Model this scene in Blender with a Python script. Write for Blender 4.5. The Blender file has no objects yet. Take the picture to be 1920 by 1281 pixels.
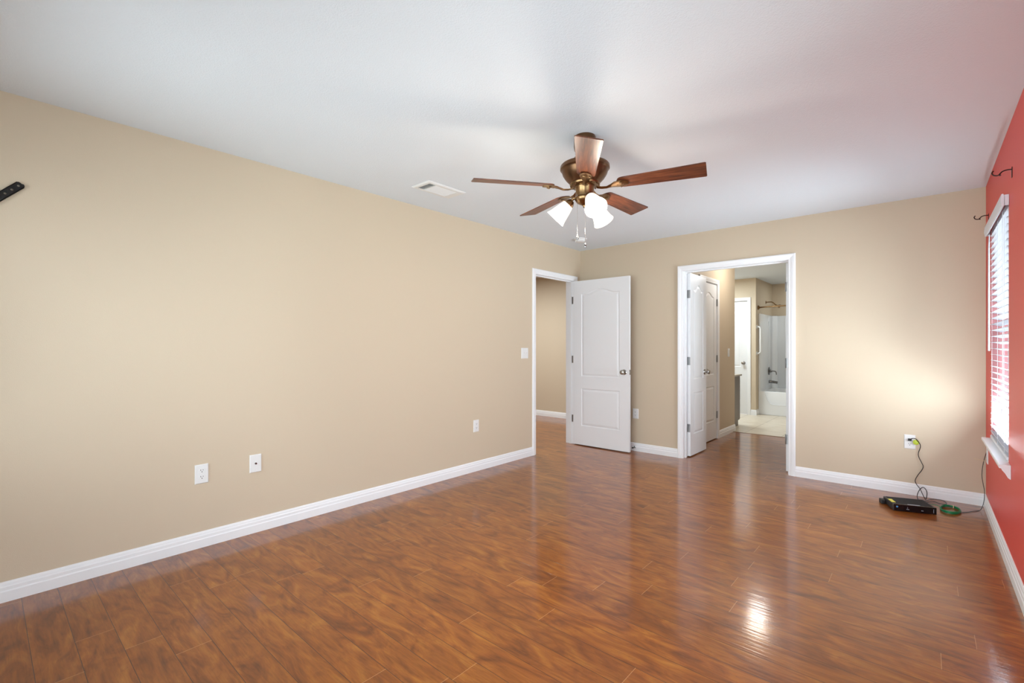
import bpy, bmesh, math, random
from mathutils import Vector, Matrix

random.seed(7)
S = bpy.context.scene
COL = S.collection

# ------------------------------------------------------------------ camera
FPX = 879.0
YAW = math.atan(774 / FPX)
cam = bpy.data.cameras.new('camera')
cam.sensor_width = 36.0
cam.sensor_fit = 'HORIZONTAL'
cam.lens = 36.0 * FPX / 1920
cam.shift_y = (650 - 640.5) / 1920
cam.clip_start = 0.05
camo = bpy.data.objects.new('camera', cam)
COL.objects.link(camo)
camo.location = (0, 0, 1.22)
camo.rotation_euler = (math.radians(90), 0, YAW)
S.camera = camo

# ------------------------------------------------------------------ world, exposure
S.view_settings.view_transform = 'Standard'
S.view_settings.look = 'None'
S.view_settings.gamma = 1
S.view_settings.use_curve_mapping = False
S.cycles.denoising_prefilter = 'ACCURATE'
S.cycles.sample_clamp_indirect = 4.0
S.view_settings.exposure = 0.1
w = bpy.data.worlds.new('sky')
S.world = w
w.use_nodes = True
wn, wl = w.node_tree.nodes, w.node_tree.links
wn.clear()
wo = wn.new('ShaderNodeOutputWorld'); wb = wn.new('ShaderNodeBackground')
tc = wn.new('ShaderNodeTexCoord'); sp = wn.new('ShaderNodeSeparateXYZ'); rp = wn.new('ShaderNodeValToRGB')
wl.new(tc.outputs['Generated'], sp.inputs[0]); wl.new(sp.outputs['Z'], rp.inputs[0])
rp.color_ramp.elements[0].position = 0.0; rp.color_ramp.elements[0].color = (0.95, 0.97, 1.0, 1)
rp.color_ramp.elements[1].position = 0.7; rp.color_ramp.elements[1].color = (0.70, 0.82, 1.0, 1)
wl.new(rp.outputs[0], wb.inputs[0]); wb.inputs[1].default_value = 1.5
wl.new(wb.outputs[0], wo.inputs[0])


def area_light(name, loc, rot, sx, sy, power, col=(1, 1, 1), spread=180):
    l = bpy.data.lights.new(name, 'AREA'); l.shape = 'RECTANGLE'
    l.size = sx; l.size_y = sy; l.energy = power; l.color = col; l.spread = math.radians(spread)
    o = bpy.data.objects.new(name, l); COL.objects.link(o)
    o.location = loc; o.rotation_euler = rot
    return o


# daylight at the red wall window; fill through added front windows and patio door
DAY = (0.79, 0.925, 1.0)
R90 = math.radians(90)
area_light('fill_front', (-2.35, -0.62, 1.32), (R90, 0, 0), 1.5, 1.45, 65, DAY)
area_light('fill_front_2', (-0.62, -0.62, 1.32), (R90, 0, 0), 1.5, 1.45, 65, DAY)
area_light('fill_patio', (0.60, 1.00, 1.04), (R90 + 0.03, 0, R90), 2.2, 1.9, 51, DAY)
area_light('daylight_far', (0.66, 4.24, 1.15), (R90 + 0.58, 0, R90), 0.9, 1.45, 108, DAY)


def point_light(name, loc, power, col, r):
    l = bpy.data.lights.new(name, 'POINT'); l.energy = power; l.color = col; l.shadow_soft_size = r
    o = bpy.data.objects.new(name, l); COL.objects.link(o); o.location = loc
    return o


# ------------------------------------------------------------------ materials
def lin(c):
    return tuple(((v / 255) / 12.92 if v / 255 <= 0.04045 else ((v / 255 + 0.055) / 1.055) ** 2.4) for v in c) + (1,)


def mat(name, col, rough=0.5, metal=0.0, ior=1.5, bump=None, coat=0.0, emit=None, estr=0.0, var=None, spec=None):
    m = bpy.data.materials.new(name); m.use_nodes = True
    n, l = m.node_tree.nodes, m.node_tree.links
    b = n['Principled BSDF']
    b.inputs['Base Color'].default_value = lin(col) if len(col) == 3 else col
    b.inputs['Roughness'].default_value = rough
    b.inputs['Metallic'].default_value = metal
    b.inputs['IOR'].default_value = ior
    b.inputs['Coat Weight'].default_value = coat
    if spec is not None:
        b.inputs['Specular IOR Level'].default_value = spec
    if emit:
        b.inputs['Emission Color'].default_value = lin(emit); b.inputs['Emission Strength'].default_value = estr
    if bump or var:
        t = n.new('ShaderNodeTexCoord')
    if bump:
        sc, st, di = bump
        no = n.new('ShaderNodeTexNoise'); no.inputs['Scale'].default_value = sc; no.inputs['Detail'].default_value = 2
        bp = n.new('ShaderNodeBump'); bp.inputs['Strength'].default_value = st; bp.inputs['Distance'].default_value = di
        l.new(t.outputs['Object'], no.inputs['Vector']); l.new(no.outputs['Fac'], bp.inputs['Height'])
        l.new(bp.outputs['Normal'], b.inputs['Normal'])
    if var:
        sc, c2 = var
        no = n.new('ShaderNodeTexNoise'); no.inputs['Scale'].default_value = sc; no.inputs['Detail'].default_value = 4
        mx = n.new('ShaderNodeMixRGB'); mx.inputs[1].default_value = lin(col); mx.inputs[2].default_value = lin(c2)
        l.new(t.outputs['Object'], no.inputs['Vector']); l.new(no.outputs['Fac'], mx.inputs[0])
        l.new(mx.outputs[0], b.inputs['Base Color'])
    return m


M = {}
M['tan'] = mat('tan_wall_paint', (202, 186, 163), 0.6, bump=(260, 0.25, 0.0015), spec=0.3)
M['red'] = mat('red_wall_paint', (216, 74, 67), 0.42, bump=(260, 0.25, 0.0015), spec=0.3)
M['ceil'] = mat('white_ceiling_paint', (224, 230, 236), 0.85, bump=(160, 0.5, 0.003), spec=0.1)
M['white'] = mat('white_trim_paint', (236, 237, 239), 0.32)
M['door'] = mat('white_door_paint', (230, 231, 233), 0.38)
M['plastic'] = mat('white_plastic', (226, 226, 225), 0.35)
M['acrylic'] = mat('white_acrylic', (232, 234, 236), 0.15)
M['nickel'] = mat('satin_nickel', (176, 172, 168), 0.25, 1.0)
M['hinge'] = mat('satin_hinge_steel', (150, 150, 150), 0.4, 1.0)
M['chrome'] = mat('dark_chrome', (130, 128, 128), 0.15, 1.0)
M['bronze'] = mat('antique_bronze', (106, 76, 52), 0.33, 0.85)
M['brass'] = mat('aged_brass', (142, 112, 78), 0.3, 1.0)
M['dark_hole'] = mat('dark_slot', (20, 20, 20), 0.8)
M['black_metal'] = mat('black_metal', (18, 14, 12), 0.4, 0.3)
M['iron'] = mat('dark_bronze_iron', (45, 22, 18), 0.4, 0.5)
M['black_gloss'] = mat('black_gloss_plastic', (8, 9, 13), 0.12)
M['black_matte'] = mat('black_matte_plastic', (26, 25, 25), 0.45)
M['cable'] = mat('black_cable', (14, 14, 15), 0.45)
M['green'] = mat('green_cable', (18, 120, 70), 0.4)
M['lime'] = mat('yellow_green_plastic', (176, 190, 40), 0.4)
M['yellow'] = mat('yellow_label', (214, 208, 90), 0.6)
M['beige'] = mat('beige_tie', (205, 190, 150), 0.5)
M['marks'] = mat('pale_print', (170, 180, 190), 0.5)
M['blue_marks'] = mat('blue_print', (70, 130, 180), 0.5)
M['granite'] = mat('speckled_countertop', (196, 184, 168), 0.3, var=(60, (150, 138, 122)))
M['vanity'] = mat('grey_brown_cabinet', (112, 102, 94), 0.45)
M['blind'] = mat('white_blind_slat', (222, 225, 232), 0.4)
M['lawn'] = mat('grass', (96, 128, 60), 0.9, var=(3, (70, 104, 44)))
M['reveal'] = mat('pale_red_reveal_paint', (208, 138, 140), 0.5)
M['rubber'] = mat('dark_rubber', (40, 40, 42), 0.6)

# window glass: lets daylight through, with a weak mirror reflection
g = bpy.data.materials.new('window_glass'); g.use_nodes = True
n, l = g.node_tree.nodes, g.node_tree.links
n.clear()
o = n.new('ShaderNodeOutputMaterial'); mx = n.new('ShaderNodeMixShader'); tr = n.new('ShaderNodeBsdfTransparent')
gl = n.new('ShaderNodeBsdfGlossy'); gl.inputs['Roughness'].default_value = 0.02
fr = n.new('ShaderNodeFresnel'); fr.inputs[0].default_value = 1.45
l.new(fr.outputs[0], mx.inputs[0]); l.new(tr.outputs[0], mx.inputs[1]); l.new(gl.outputs[0], mx.inputs[2]); l.new(mx.outputs[0], o.inputs[0])
M['glass'] = g

# frosted glass of the lamp shades, lit by the bulbs inside them
g = mat('frosted_lamp_glass', (250, 246, 238), 0.35, emit=(255, 241, 222), estr=0.9)
g.node_tree.nodes['Principled BSDF'].inputs['Transmission Weight'].default_value = 0.0
M['shade'] = g
M['bulb'] = mat('lit_bulb', (255, 250, 240), 0.4, emit=(255, 244, 228), estr=26.0)
M['dome'] = mat('lit_dome_glass', (250, 245, 235), 0.4, emit=(255, 232, 196), estr=8.0)


class NB:
    """tiny node helper"""
    def __init__(s, m):
        s.n, s.l = m.node_tree.nodes, m.node_tree.links

    def math(s, op, a, b=None, c=None):
        k = s.n.new('ShaderNodeMath'); k.operation = op
        for i, v in enumerate((a, b, c)):
            if v is None: continue
            if isinstance(v, (int, float)): k.inputs[i].default_value = v
            else: s.l.new(v, k.inputs[i])
        return k.outputs[0]

    def comb(s, x, y, z):
        k = s.n.new('ShaderNodeCombineXYZ')
        for i, v in enumerate((x, y, z)):
            if isinstance(v, (int, float)): k.inputs[i].default_value = v
            else: s.l.new(v, k.inputs[i])
        return k.outputs[0]

    def noise(s, vec, scale, detail=3, rough=0.5, dist=0.0):
        k = s.n.new('ShaderNodeTexNoise'); k.inputs['Scale'].default_value = scale
        k.inputs['Detail'].default_value = detail; k.inputs['Roughness'].default_value = rough
        k.inputs['Distortion'].default_value = dist
        s.l.new(vec, k.inputs['Vector']); return k.outputs['Fac']

    def ramp(s, fac, stops):
        k = s.n.new('ShaderNodeValToRGB')
        e = k.color_ramp.elements
        while len(e) > 1: e.remove(e[-1])
        e[0].position = stops[0][0]; e[0].color = stops[0][1]
        for p, c in stops[1:]:
            q = e.new(p); q.color = c
        s.l.new(fac, k.inputs[0]); return k.outputs[0]

    def mix(s, fac, a, b, mode='MIX'):
        k = s.n.new('ShaderNodeMixRGB'); k.blend_type = mode
        for i, v in enumerate((fac, a, b)):
            if isinstance(v, (int, float)): k.inputs[i].default_value = v
            elif isinstance(v, tuple): k.inputs[i].default_value = v
            else: s.l.new(v, k.inputs[i])
        return k.outputs[0]


def wood_floor():
    m = mat('laminate_planks', (160, 92, 45), 0.2)
    b = m.node_tree.nodes['Principled BSDF']; q = NB(m)
    t = q.n.new('ShaderNodeTexCoord'); s = q.n.new('ShaderNodeSeparateXYZ'); q.l.new(t.outputs['Object'], s.inputs[0])
    X, Y = s.outputs[0], s.outputs[1]
    PW, PL = 0.126, 1.21
    yy = q.math('DIVIDE', q.math('ADD', Y, 10 - 0.1 + 0.046), PW)
    row = q.math('FLOOR', yy); fy = q.math('FRACT', yy)
    wn_ = q.n.new('ShaderNodeTexWhiteNoise'); wn_.noise_dimensions = '1D'; q.l.new(row, wn_.inputs['W'])
    off = wn_.outputs['Value']
    xx = q.math('ADD', q.math('DIVIDE', q.math('ADD', X, 20), PL), off)
    ci = q.math('FLOOR', xx); fx = q.math('FRACT', xx)
    w2 = q.n.new('ShaderNodeTexWhiteNoise'); w2.noise_dimensions = '2D'; q.l.new(q.comb(row, ci, 0), w2.inputs['Vector'])
    pid = w2.outputs['Value']
    # figure: stretched along the plank, shifted per plank
    sh = q.math('MULTIPLY', pid, 37.0)
    v1 = q.comb(q.math('ADD', q.math('MULTIPLY', X, 2.4), sh), q.math('ADD', q.math('MULTIPLY', Y, 7.0), sh), 0)
    blot = q.noise(v1, 1.5, 3, 0.55, 1.6)
    v2 = q.comb(q.math('ADD', q.math('MULTIPLY', X, 4.5), sh), q.math('MULTIPLY', Y, 46.0), sh)
    grain = q.noise(v2, 1.5, 4, 0.62, 1.1)
    v3 = q.comb(q.math('MULTIPLY', X, 9.0), q.math('MULTIPLY', Y, 130.0), sh)
    fine = q.noise(v3, 1.0, 2, 0.5, 0.0)
    base = q.ramp(blot, [(0.26, lin((104, 54, 20))), (0.42, lin((132, 72, 24))), (0.56, lin((148, 85, 28))), (0.74, lin((166, 104, 38)))])
    gr = q.ramp(grain, [(0.28, (0.76, 0.73, 0.70, 1)), (0.46, (0.96, 0.95, 0.94, 1)), (0.7, (1.07, 1.07, 1.06, 1))])
    c = q.mix(0.85, base, gr, 'MULTIPLY')
    fr_ = q.ramp(fine, [(0.3, (0.87, 0.86, 0.85, 1)), (0.6, (1.05, 1.05, 1.05, 1))])
    c = q.mix(1.0, c, fr_, 'MULTIPLY')
    pv = q.ramp(pid, [(0, (0.86, 0.84, 0.82, 1)), (1, (1.12, 1.12, 1.10, 1))])
    c = q.mix(0.8, c, pv, 'MULTIPLY')
    # dark swirling burl lines
    wv = q.math('FRACT', q.math('MULTIPLY', blot, 13.0))
    ring = q.ramp(wv, [(0.0, (0.70, 0.66, 0.62, 1)), (0.10, (1, 1, 1, 1)), (0.9, (1, 1, 1, 1)), (1.0, (0.70, 0.66, 0.62, 1))])
    c = q.mix(0.30, c, ring, 'MULTIPLY')
    # seams
    sy = q.math('MINIMUM', fy, q.math('SUBTRACT', 1.0, fy))
    seam_y = q.math('LESS_THAN', sy, 0.0095)
    sx = q.math('MINIMUM', fx, q.math('SUBTRACT', 1.0, fx))
    seam_x = q.math('LESS_THAN', sx, 0.0009)
    c = q.mix(q.math('MULTIPLY', seam_y, 0.85), c, lin((56, 28, 16)))
    c = q.mix(q.math('MULTIPLY', seam_x, 0.5), c, lin((215, 160, 110)))
    q.l.new(c, b.inputs['Base Color'])
    # hand scraped surface: ripples along the planks
    v4 = q.comb(q.math('MULTIPLY', X, 1.0), q.math('MULTIPLY', Y, 26.0), sh)
    rip = q.noise(v4, 2.0, 2, 0.5, 0.0)
    h = q.math('SUBTRACT', q.math('MULTIPLY', rip, 0.35), q.math('MULTIPLY', q.math('MAXIMUM', seam_y, seam_x), 0.12))
    bp = q.n.new('ShaderNodeBump'); bp.inputs['Strength'].default_value = 0.7; bp.inputs['Distance'].default_value = 0.0022
    q.l.new(h, bp.inputs['Height']); q.l.new(bp.outputs['Normal'], b.inputs['Normal'])
    b.inputs['Roughness'].default_value = 0.29; b.inputs['IOR'].default_value = 1.24
    # lacquer: a second, sharper reflection over the wood
    fz = q.n.new('ShaderNodeFresnel'); fz.inputs['IOR'].default_value = 1.55
    gz = q.n.new('ShaderNodeBsdfGlossy'); gz.inputs['Roughness'].default_value = 0.12
    gz.inputs['Color'].default_value = (1, 1, 1, 1)
    q.l.new(bp.outputs['Normal'], gz.inputs['Normal'])
    ms = q.n.new('ShaderNodeMixShader')
    q.l.new(q.math('MULTIPLY', fz.outputs[0], 0.68), ms.inputs[0])
    q.l.new(b.outputs[0], ms.inputs[1]); q.l.new(gz.outputs[0], ms.inputs[2])
    q.l.new(ms.outputs[0], q.n['Material Output'].inputs['Surface'])
    return m


M['wood_floor'] = wood_floor()


def tile_floor():
    m = mat('cream_tile', (222, 208, 186), 0.3); b = m.node_tree.nodes['Principled BSDF']; q = NB(m)
    t = q.n.new('ShaderNodeTexCoord'); s = q.n.new('ShaderNodeSeparateXYZ'); q.l.new(t.outputs['Object'], s.inputs[0])
    fx = q.math('FRACT', q.math('DIVIDE', q.math('ADD', s.outputs[0], 1.915 + 46), 0.46))
    fy = q.math('FRACT', q.math('DIVIDE', q.math('ADD', s.outputs[1], 46 - 7.13), 0.92))
    jx = q.math('LESS_THAN', q.math('MINIMUM', fx, q.math('SUBTRACT', 1.0, fx)), 0.008)
    jy = q.math('LESS_THAN', q.math('MINIMUM', fy, q.math('SUBTRACT', 1.0, fy)), 0.004)
    no = q.noise(q.comb(q.math('MULTIPLY', s.outputs[0], 3), q.math('MULTIPLY', s.outputs[1], 14), 0), 1.5, 4)
    c = q.ramp(no, [(0.3, lin((205, 190, 168))), (0.7, lin((234, 224, 206)))])
    c = q.mix(q.math('MAXIMUM', jx, jy), c, lin((168, 152, 132)))
    q.l.new(c, b.inputs['Base Color'])
    return m


M['tile'] = tile_floor()


def blade_wood():
    m = mat('walnut_blade', (96, 48, 28), 0.35); b = m.node_tree.nodes['Principled BSDF']; q = NB(m)
    t = q.n.new('ShaderNodeTexCoord'); s = q.n.new('ShaderNodeSeparateXYZ'); q.l.new(t.outputs['Object'], s.inputs[0])
    no = q.noise(q.comb(q.math('MULTIPLY', s.outputs[0], 5), q.math('MULTIPLY', s.outputs[1], 60), 0), 1.2, 5, 0.6, 0.8)
    c = q.ramp(no, [(0.3, lin((52, 24, 16))), (0.5, lin((92, 48, 30))), (0.72, lin((126, 74, 48)))])
    q.l.new(c, b.inputs['Base Color'])
    return m


M['blade'] = blade_wood()

# ------------------------------------------------------------------ mesh helpers
def box(bm, x0, x1, y0, y1, z0, z1, bevel=0.0, seg=2, rot=None):
    v = [bm.verts.new(p) for p in ((x0, y0, z0), (x1, y0, z0), (x1, y1, z0), (x0, y1, z0),
                                   (x0, y0, z1), (x1, y0, z1), (x1, y1, z1), (x0, y1, z1))]
    fs = [bm.faces.new([v[i] for i in f]) for f in ((3, 2, 1, 0), (4, 5, 6, 7), (0, 1, 5, 4), (1, 2, 6, 5), (2, 3, 7, 6), (3, 0, 4, 7))]
    if bevel > 0:
        es = list({e for f in fs for e in f.edges})
        r = bmesh.ops.bevel(bm, geom=es, offset=bevel, segments=seg, affect='EDGES', profile=0.5)
    if rot is not None:
        bmesh.ops.transform(bm, matrix=rot, verts=v)
    return v


def lathe(bm, prof, mtx=None, seg=32):
    """prof: list of (radius, z); revolved about z, then moved by mtx."""
    mtx = mtx or Matrix.Identity(4)
    rings = []
    for r, z in prof:
        if r < 1e-6:
            rings.append([bm.verts.new(mtx @ Vector((0, 0, z)))])
        else:
            rings.append([bm.verts.new(mtx @ Vector((r * math.cos(2 * math.pi * k / seg), r * math.sin(2 * math.pi * k / seg), z))) for k in range(seg)])
    for a, b in zip(rings, rings[1:]):
        for k in range(seg):
            k2 = (k + 1) % seg
            if len(a) == 1 and len(b) == 1: continue
            if len(a) == 1: bm.faces.new((a[0], b[k], b[k2]))
            elif len(b) == 1: bm.faces.new((a[k], a[k2], b[0]))
            else: bm.faces.new((a[k], a[k2], b[k2], b[k]))


def axis_m(p, d):
    """matrix that puts z along d at p"""
    d = Vector(d).normalized()
    return Matrix.Translation(Vector(p)) @ d.to_track_quat('Z', 'Y').to_matrix().to_4x4()


def catmull(pts, n=8, closed=False):
    P = [Vector(p) for p in pts]; out = []
    N = len(P)
    rng = range(N if closed else N - 1)
    for i in rng:
        p0 = P[(i - 1) % N] if closed or i > 0 else P[0]
        p1 = P[i]; p2 = P[(i + 1) % N]
        p3 = P[(i + 2) % N] if closed or i + 2 < N else P[-1]
        for k in range(n):
            t = k / n
            out.append(0.5 * ((2 * p1) + (-p0 + p2) * t + (2 * p0 - 5 * p1 + 4 * p2 - p3) * t * t + (-p0 + 3 * p1 - 3 * p2 + p3) * t ** 3))
    if not closed: out.append(P[-1])
    return out


def tube(bm, pts, r, seg=8, closed=False, cap=True):
    P = [Vector(p) for p in pts]; N = len(P); rings = []
    up = Vector((0, 0, 1)); prev = None
    for i in range(N):
        a = P[(i - 1) % N] if closed or i > 0 else P[i]
        b = P[(i + 1) % N] if closed or i < N - 1 else P[i]
        d = (b - a).normalized()
        if prev is None:
            x = d.cross(up)
            if x.length < 1e-3: x = d.cross(Vector((1, 0, 0)))
            x.normalize()
        else:
            x = (prev - d * prev.dot(d))
            if x.length < 1e-4: x = d.cross(up)
            x.normalize()
        prev = x; y = d.cross(x)
        rr = r[i] if isinstance(r, (list, tuple)) else r
        rings.append([bm.verts.new(P[i] + (x * math.cos(2 * math.pi * k / seg) + y * math.sin(2 * math.pi * k / seg)) * rr) for k in range(seg)])
    for i in range(N if closed else N - 1):
        a, b = rings[i], rings[(i + 1) % N]
        for k in range(seg):
            bm.faces.new((a[k], a[(k + 1) % seg], b[(k + 1) % seg], b[k]))
    if cap and not closed:
        bm.faces.new(rings[0][::-1]); bm.faces.new(rings[-1])


def prism(bm, poly, axis, a0, a1, mtx=None):
    """extrude a closed 2-D polygon along an axis ('x','y','z') from a0 to a1"""
    mtx = mtx or Matrix.Identity(4)
    def P(p, a):
        if axis == 'x': v = Vector((a, p[0], p[1]))
        elif axis == 'y': v = Vector((p[0], a, p[1]))
        else: v = Vector((p[0], p[1], a))
        return mtx @ v
    A = [bm.verts.new(P(p, a0)) for p in poly]; B = [bm.verts.new(P(p, a1)) for p in poly]
    n = len(poly)
    bm.faces.new(A); bm.faces.new(B[::-1])
    for i in range(n):
        bm.faces.new((A[i], B[i], B[(i + 1) % n], A[(i + 1) % n]))


def obj(name, bm, material, parent=None, smooth=False, label=None, loc=None, rot=None):
    bmesh.ops.recalc_face_normals(bm, faces=bm.faces[:])
    me = bpy.data.meshes.new(name); bm.to_mesh(me); bm.free()
    mats = material if isinstance(material, (list, tuple)) else [material]
    for m in mats: me.materials.append(M[m])
    if smooth:
        for p in me.polygons: p.use_smooth = True
        try: me.set_sharp_from_angle(angle=math.radians(38))
        except Exception: pass
    o = bpy.data.objects.new(name, me); COL.objects.link(o)
    if parent: o.parent = parent
    if label: o['label'] = label
    if loc: o.location = loc
    if rot: o.rotation_euler = rot
    return o


def tag(o, label, cat, group=None, kind=None):
    o['label'] = label; o['category'] = cat
    if group: o['group'] = group
    if kind: o['kind'] = kind
    return o


def thing(name, label, cat, loc=(0, 0, 0), rz=0.0, group=None, kind=None):
    o = bpy.data.objects.new(name, None); COL.objects.link(o)
    o.location = loc; o.rotation_euler = (0, 0, rz)
    o.empty_display_size = 0.05
    return tag(o, label, cat, group, kind)


def struct(name, bm, m, label, cat):
    return tag(obj(name, bm, m), label, cat, kind='structure')


# ------------------------------------------------------------------ dimensions
XL, XR, YB, YF, H = -3.305, 0.35, 5.075, -0.425, 2.44
T = 0.115

# ------------------------------------------------------------------ room shell
bm = bmesh.new(); box(bm, -6.7, 0.5, -0.6, 7.13, -0.1, 0.0)
struct('floor', bm, 'wood_floor', 'glossy orange-brown laminate plank floor of the bedroom, hallway and passage', 'floor')
bm = bmesh.new(); box(bm, -3.6, -0.6, 7.13, 10.5, -0.1, 0.0)
struct('floor_bathroom', bm, 'tile', 'cream tiled floor of the bathroom beyond the passage', 'floor')
bm = bmesh.new(); box(bm, -6.7, 0.5, -0.6, 10.5, H, H + 0.1)
struct('ceiling', bm, 'ceil', 'flat white textured ceiling running through the rooms', 'ceiling')


def wall_x(bm, x0, x1, y0, y1, ops, z1=H):
    """wall slab between x0..x1, running y0..y1, ops = [(ya, yb, za, zb)]"""
    y = y0
    for (a, b, za, zb) in sorted(ops):
        if a > y: box(bm, x0, x1, y, a, 0, z1)
        if za > 0: box(bm, x0, x1, a, b, 0, za)
        if zb < z1: box(bm, x0, x1, a, b, zb, z1)
        y = b
    if y < y1: box(bm, x0, x1, y, y1, 0, z1)


def wall_y(bm, y0, y1, x0, x1, ops, z1=H):
    x = x0
    for (a, b, za, zb) in sorted(ops):
        if a > x: box(bm, x, a, y0, y1, 0, z1)
        if za > 0: box(bm, a, b, y0, y1, 0, za)
        if zb < z1: box(bm, a, b, y0, y1, zb, z1)
        x = b
    if x < x1: box(bm, x, x1, y0, y1, 0, z1)


DW = (4.155, 4.93)      # clear opening, hall doorway (y)
DB = (-1.977, -0.973)   # clear opening, double doorway (x)
DZ = 2.04
bm = bmesh.new(); wall_x(bm, XL - T, XL, YF - T, 6.56, [(DW[0] - .018, DW[1] + .018, 0, DZ + .018)])
struct('wall_left', bm, 'tan', 'long tan wall on the left with the hall doorway', 'wall')
bm = bmesh.new(); wall_y(bm, YB, YB + T, XL, XR, [(DB[0] - .018, DB[1] + .018, 0, DZ + .018)])
struct('wall_back', bm, 'tan', 'tan far wall with the double doorway to the bathroom passage', 'wall')
W1 = (3.78, 4.70, 0.575, 2.05); W2 = (-0.15, 2.15, 0.02, 2.05)  # W2: patio door opening added out of view to admit fill light
bm = bmesh.new(); wall_x(bm, XR, XR + .15, YF - T, YB + T, [W1, W2])
struct('wall_right', bm, 'red', 'red accent wall on the right with a window', 'wall')
F1 = (-3.1, -1.6, 0.575, 2.05); F2 = (-1.37, 0.13, 0.575, 2.05)  # window openings added behind the camera to admit fill light
bm = bmesh.new(); wall_y(bm, YF - T, YF, XL, XR, [F1, F2])
struct('wall_front', bm, 'tan', 'tan wall behind the viewer with two added wide windows', 'wall')
# hall
bm = bmesh.new(); box(bm, -6.6, XL - T, 6.56, 6.67, 0, H)
struct('wall_hall_back', bm, 'tan', 'tan hallway wall seen through the left doorway', 'wall')
bm = bmesh.new(); box(bm, -6.71, -6.6, 2.2, 6.67, 0, H)
struct('wall_hall_left', bm, 'tan', 'far left end wall of the hallway', 'wall')
bm = bmesh.new(); box(bm, -6.6, XL - T, 2.2, 2.31, 0, H)
struct('wall_hall_front', bm, 'tan', 'near end wall of the hallway', 'wall')
# passage + bathroom
VX = -2.07
CD = (5.86, 6.46)
bm = bmesh.new(); wall_x(bm, VX - .11, VX, YB + T, 7.24, [(CD[0] - .018, CD[1] + .018, 0, DZ + .018)])
struct('wall_passage_left', bm, 'tan', 'tan passage wall with the closet door and a light switch', 'wall')
bm = bmesh.new(); box(bm, -3.52, VX - .11, 7.13, 7.24, 0, H)
struct('wall_bathroom_front', bm, 'tan', 'tan bathroom wall behind the vanity', 'wall')
bm = bmesh.new(); box(bm, -3.63, -3.52, 7.13, 9.2, 0, H)
struct('wall_bathroom_left', bm, 'tan', 'left side wall of the bathroom', 'wall')
TX, TY = -2.25, 9.10
BD = (-3.05, -2.39)
bm = bmesh.new(); wall_y(bm, TY, TY + .11, -3.52, TX, [(BD[0] - .018, BD[1] + .018, 0, DZ + .018)])
struct('wall_bathroom_back', bm, 'tan', 'tan bathroom wall around the white linen door', 'wall')
bm = bmesh.new(); box(bm, TX - .11, TX, TY + .11, 10.40, 0, H)
struct('wall_alcove_left', bm, 'tan', 'tan wall at the faucet end of the tub alcove', 'wall')
bm = bmesh.new(); box(bm, TX, -0.6, 10.29, 10.40, 0, H)
struct('wall_alcove_back', bm, 'tan', 'tan wall behind the bathtub', 'wall')
bm = bmesh.new(); box(bm, -0.75, -0.6, YB + T, 10.29, 0, H)
struct('wall_passage_right', bm, 'tan', 'right side wall of the passage and bathroom', 'wall')
bm = bmesh.new(); box(bm, -2.95, VX - .11, YB + T, 5.25, 0, H); box(bm, -3.06, -2.95, YB + T, 7.13, 0, H)
struct('wall_closet', bm, 'tan', 'inner walls of the passage closet', 'wall')
# wood-to-tile threshold
bm = bmesh.new(); prism(bm, [(7.115, 0), (7.145, 0), (7.14, .004), (7.12, .004)], 'x', VX, -0.75)
struct('trim_1', bm, 'bronze', 'thin brown threshold strip between wood floor and bathroom tile', 'threshold')

# ------------------------------------------------------------------ baseboards
BBP = [(0, 0), (0.014, 0), (0.015, 0.05), (0.012, 0.056), (0.012, 0.071), (0.009, 0.076), (0.008, 0.086), (0.004, 0.094), (0, 0.095)]


def baseboard(name, segs, label):
    """segs: list of (x0,y0,x1,y1,nx,ny,e0,e1): from, to, outward normal, end shifts (mitre) per unit depth"""
    bm = bmesh.new()
    for (x0, y0, x1, y1, nx, ny, e0, e1) in segs:
        d = Vector((x1 - x0, y1 - y0, 0)).normalized(); nrm = Vector((nx, ny, 0))
        A, B = [], []
        for (q, z) in BBP:
            A.append(bm.verts.new(Vector((x0, y0, z)) + nrm * q + d * (q * e0)))
            B.append(bm.verts.new(Vector((x1, y1, z)) + nrm * q - d * (q * e1)))
        k = len(BBP)
        bm.faces.new(A); bm.faces.new(B[::-1])
        for i in range(k): bm.faces.new((A[i], B[i], B[(i + 1) % k], A[(i + 1) % k]))
    return struct(name, bm, 'white', label, 'baseboard')


baseboard('baseboard_left', [(XL, YF, XL, DW[0] - .057, 1, 0, 1, 0), (XL, DW[1] + .057, XL, YB, 1, 0, 0, 1)], 'white baseboard along the long tan left wall')
baseboard('baseboard_back', [(XL, YB, DB[0] - .057, YB, 0, -1, 1, 0), (DB[1] + .057, YB, XR, YB, 0, -1, 0, 1)], 'white baseboard along the far tan wall')
baseboard('baseboard_right', [(XR, W2[1] + .06, XR, YB, -1, 0, 0, 1), (XR, YF, XR, W2[0] - .06, -1, 0, 1, 0)], 'white baseboard along the red wall')
baseboard('baseboard_front', [(XL, YF, XR, YF, 0, 1, 1, 1)], 'white baseboard on the wall behind the viewer')
baseboard('baseboard_hall', [(-6.6, 6.56, XL - T, 6.56, 0, -1, 0, 1), (XL - T, DW[1] + .057, XL - T, 6.56, -1, 0, 0, 1)], 'white baseboard in the hallway beyond the left doorway')
baseboard('baseboard_passage', [(VX, CD[1] + .057, VX, 7.13, 1, 0, 0, -1), (VX, YB + T, VX, CD[0] - .057, 1, 0, 0, 0), (VX, 7.13, VX, 7.24, 1, 0, 1, 0)], 'white baseboard below the light switch in the passage')
baseboard('baseboard_bathroom', [(BD[1] + .057, TY, TX, TY, 0, -1, 0, -1), (TX, TY, TX, 9.268, 1, 0, -1, 0)], 'white baseboard wrapping the wall corner beside the bathtub')

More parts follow.
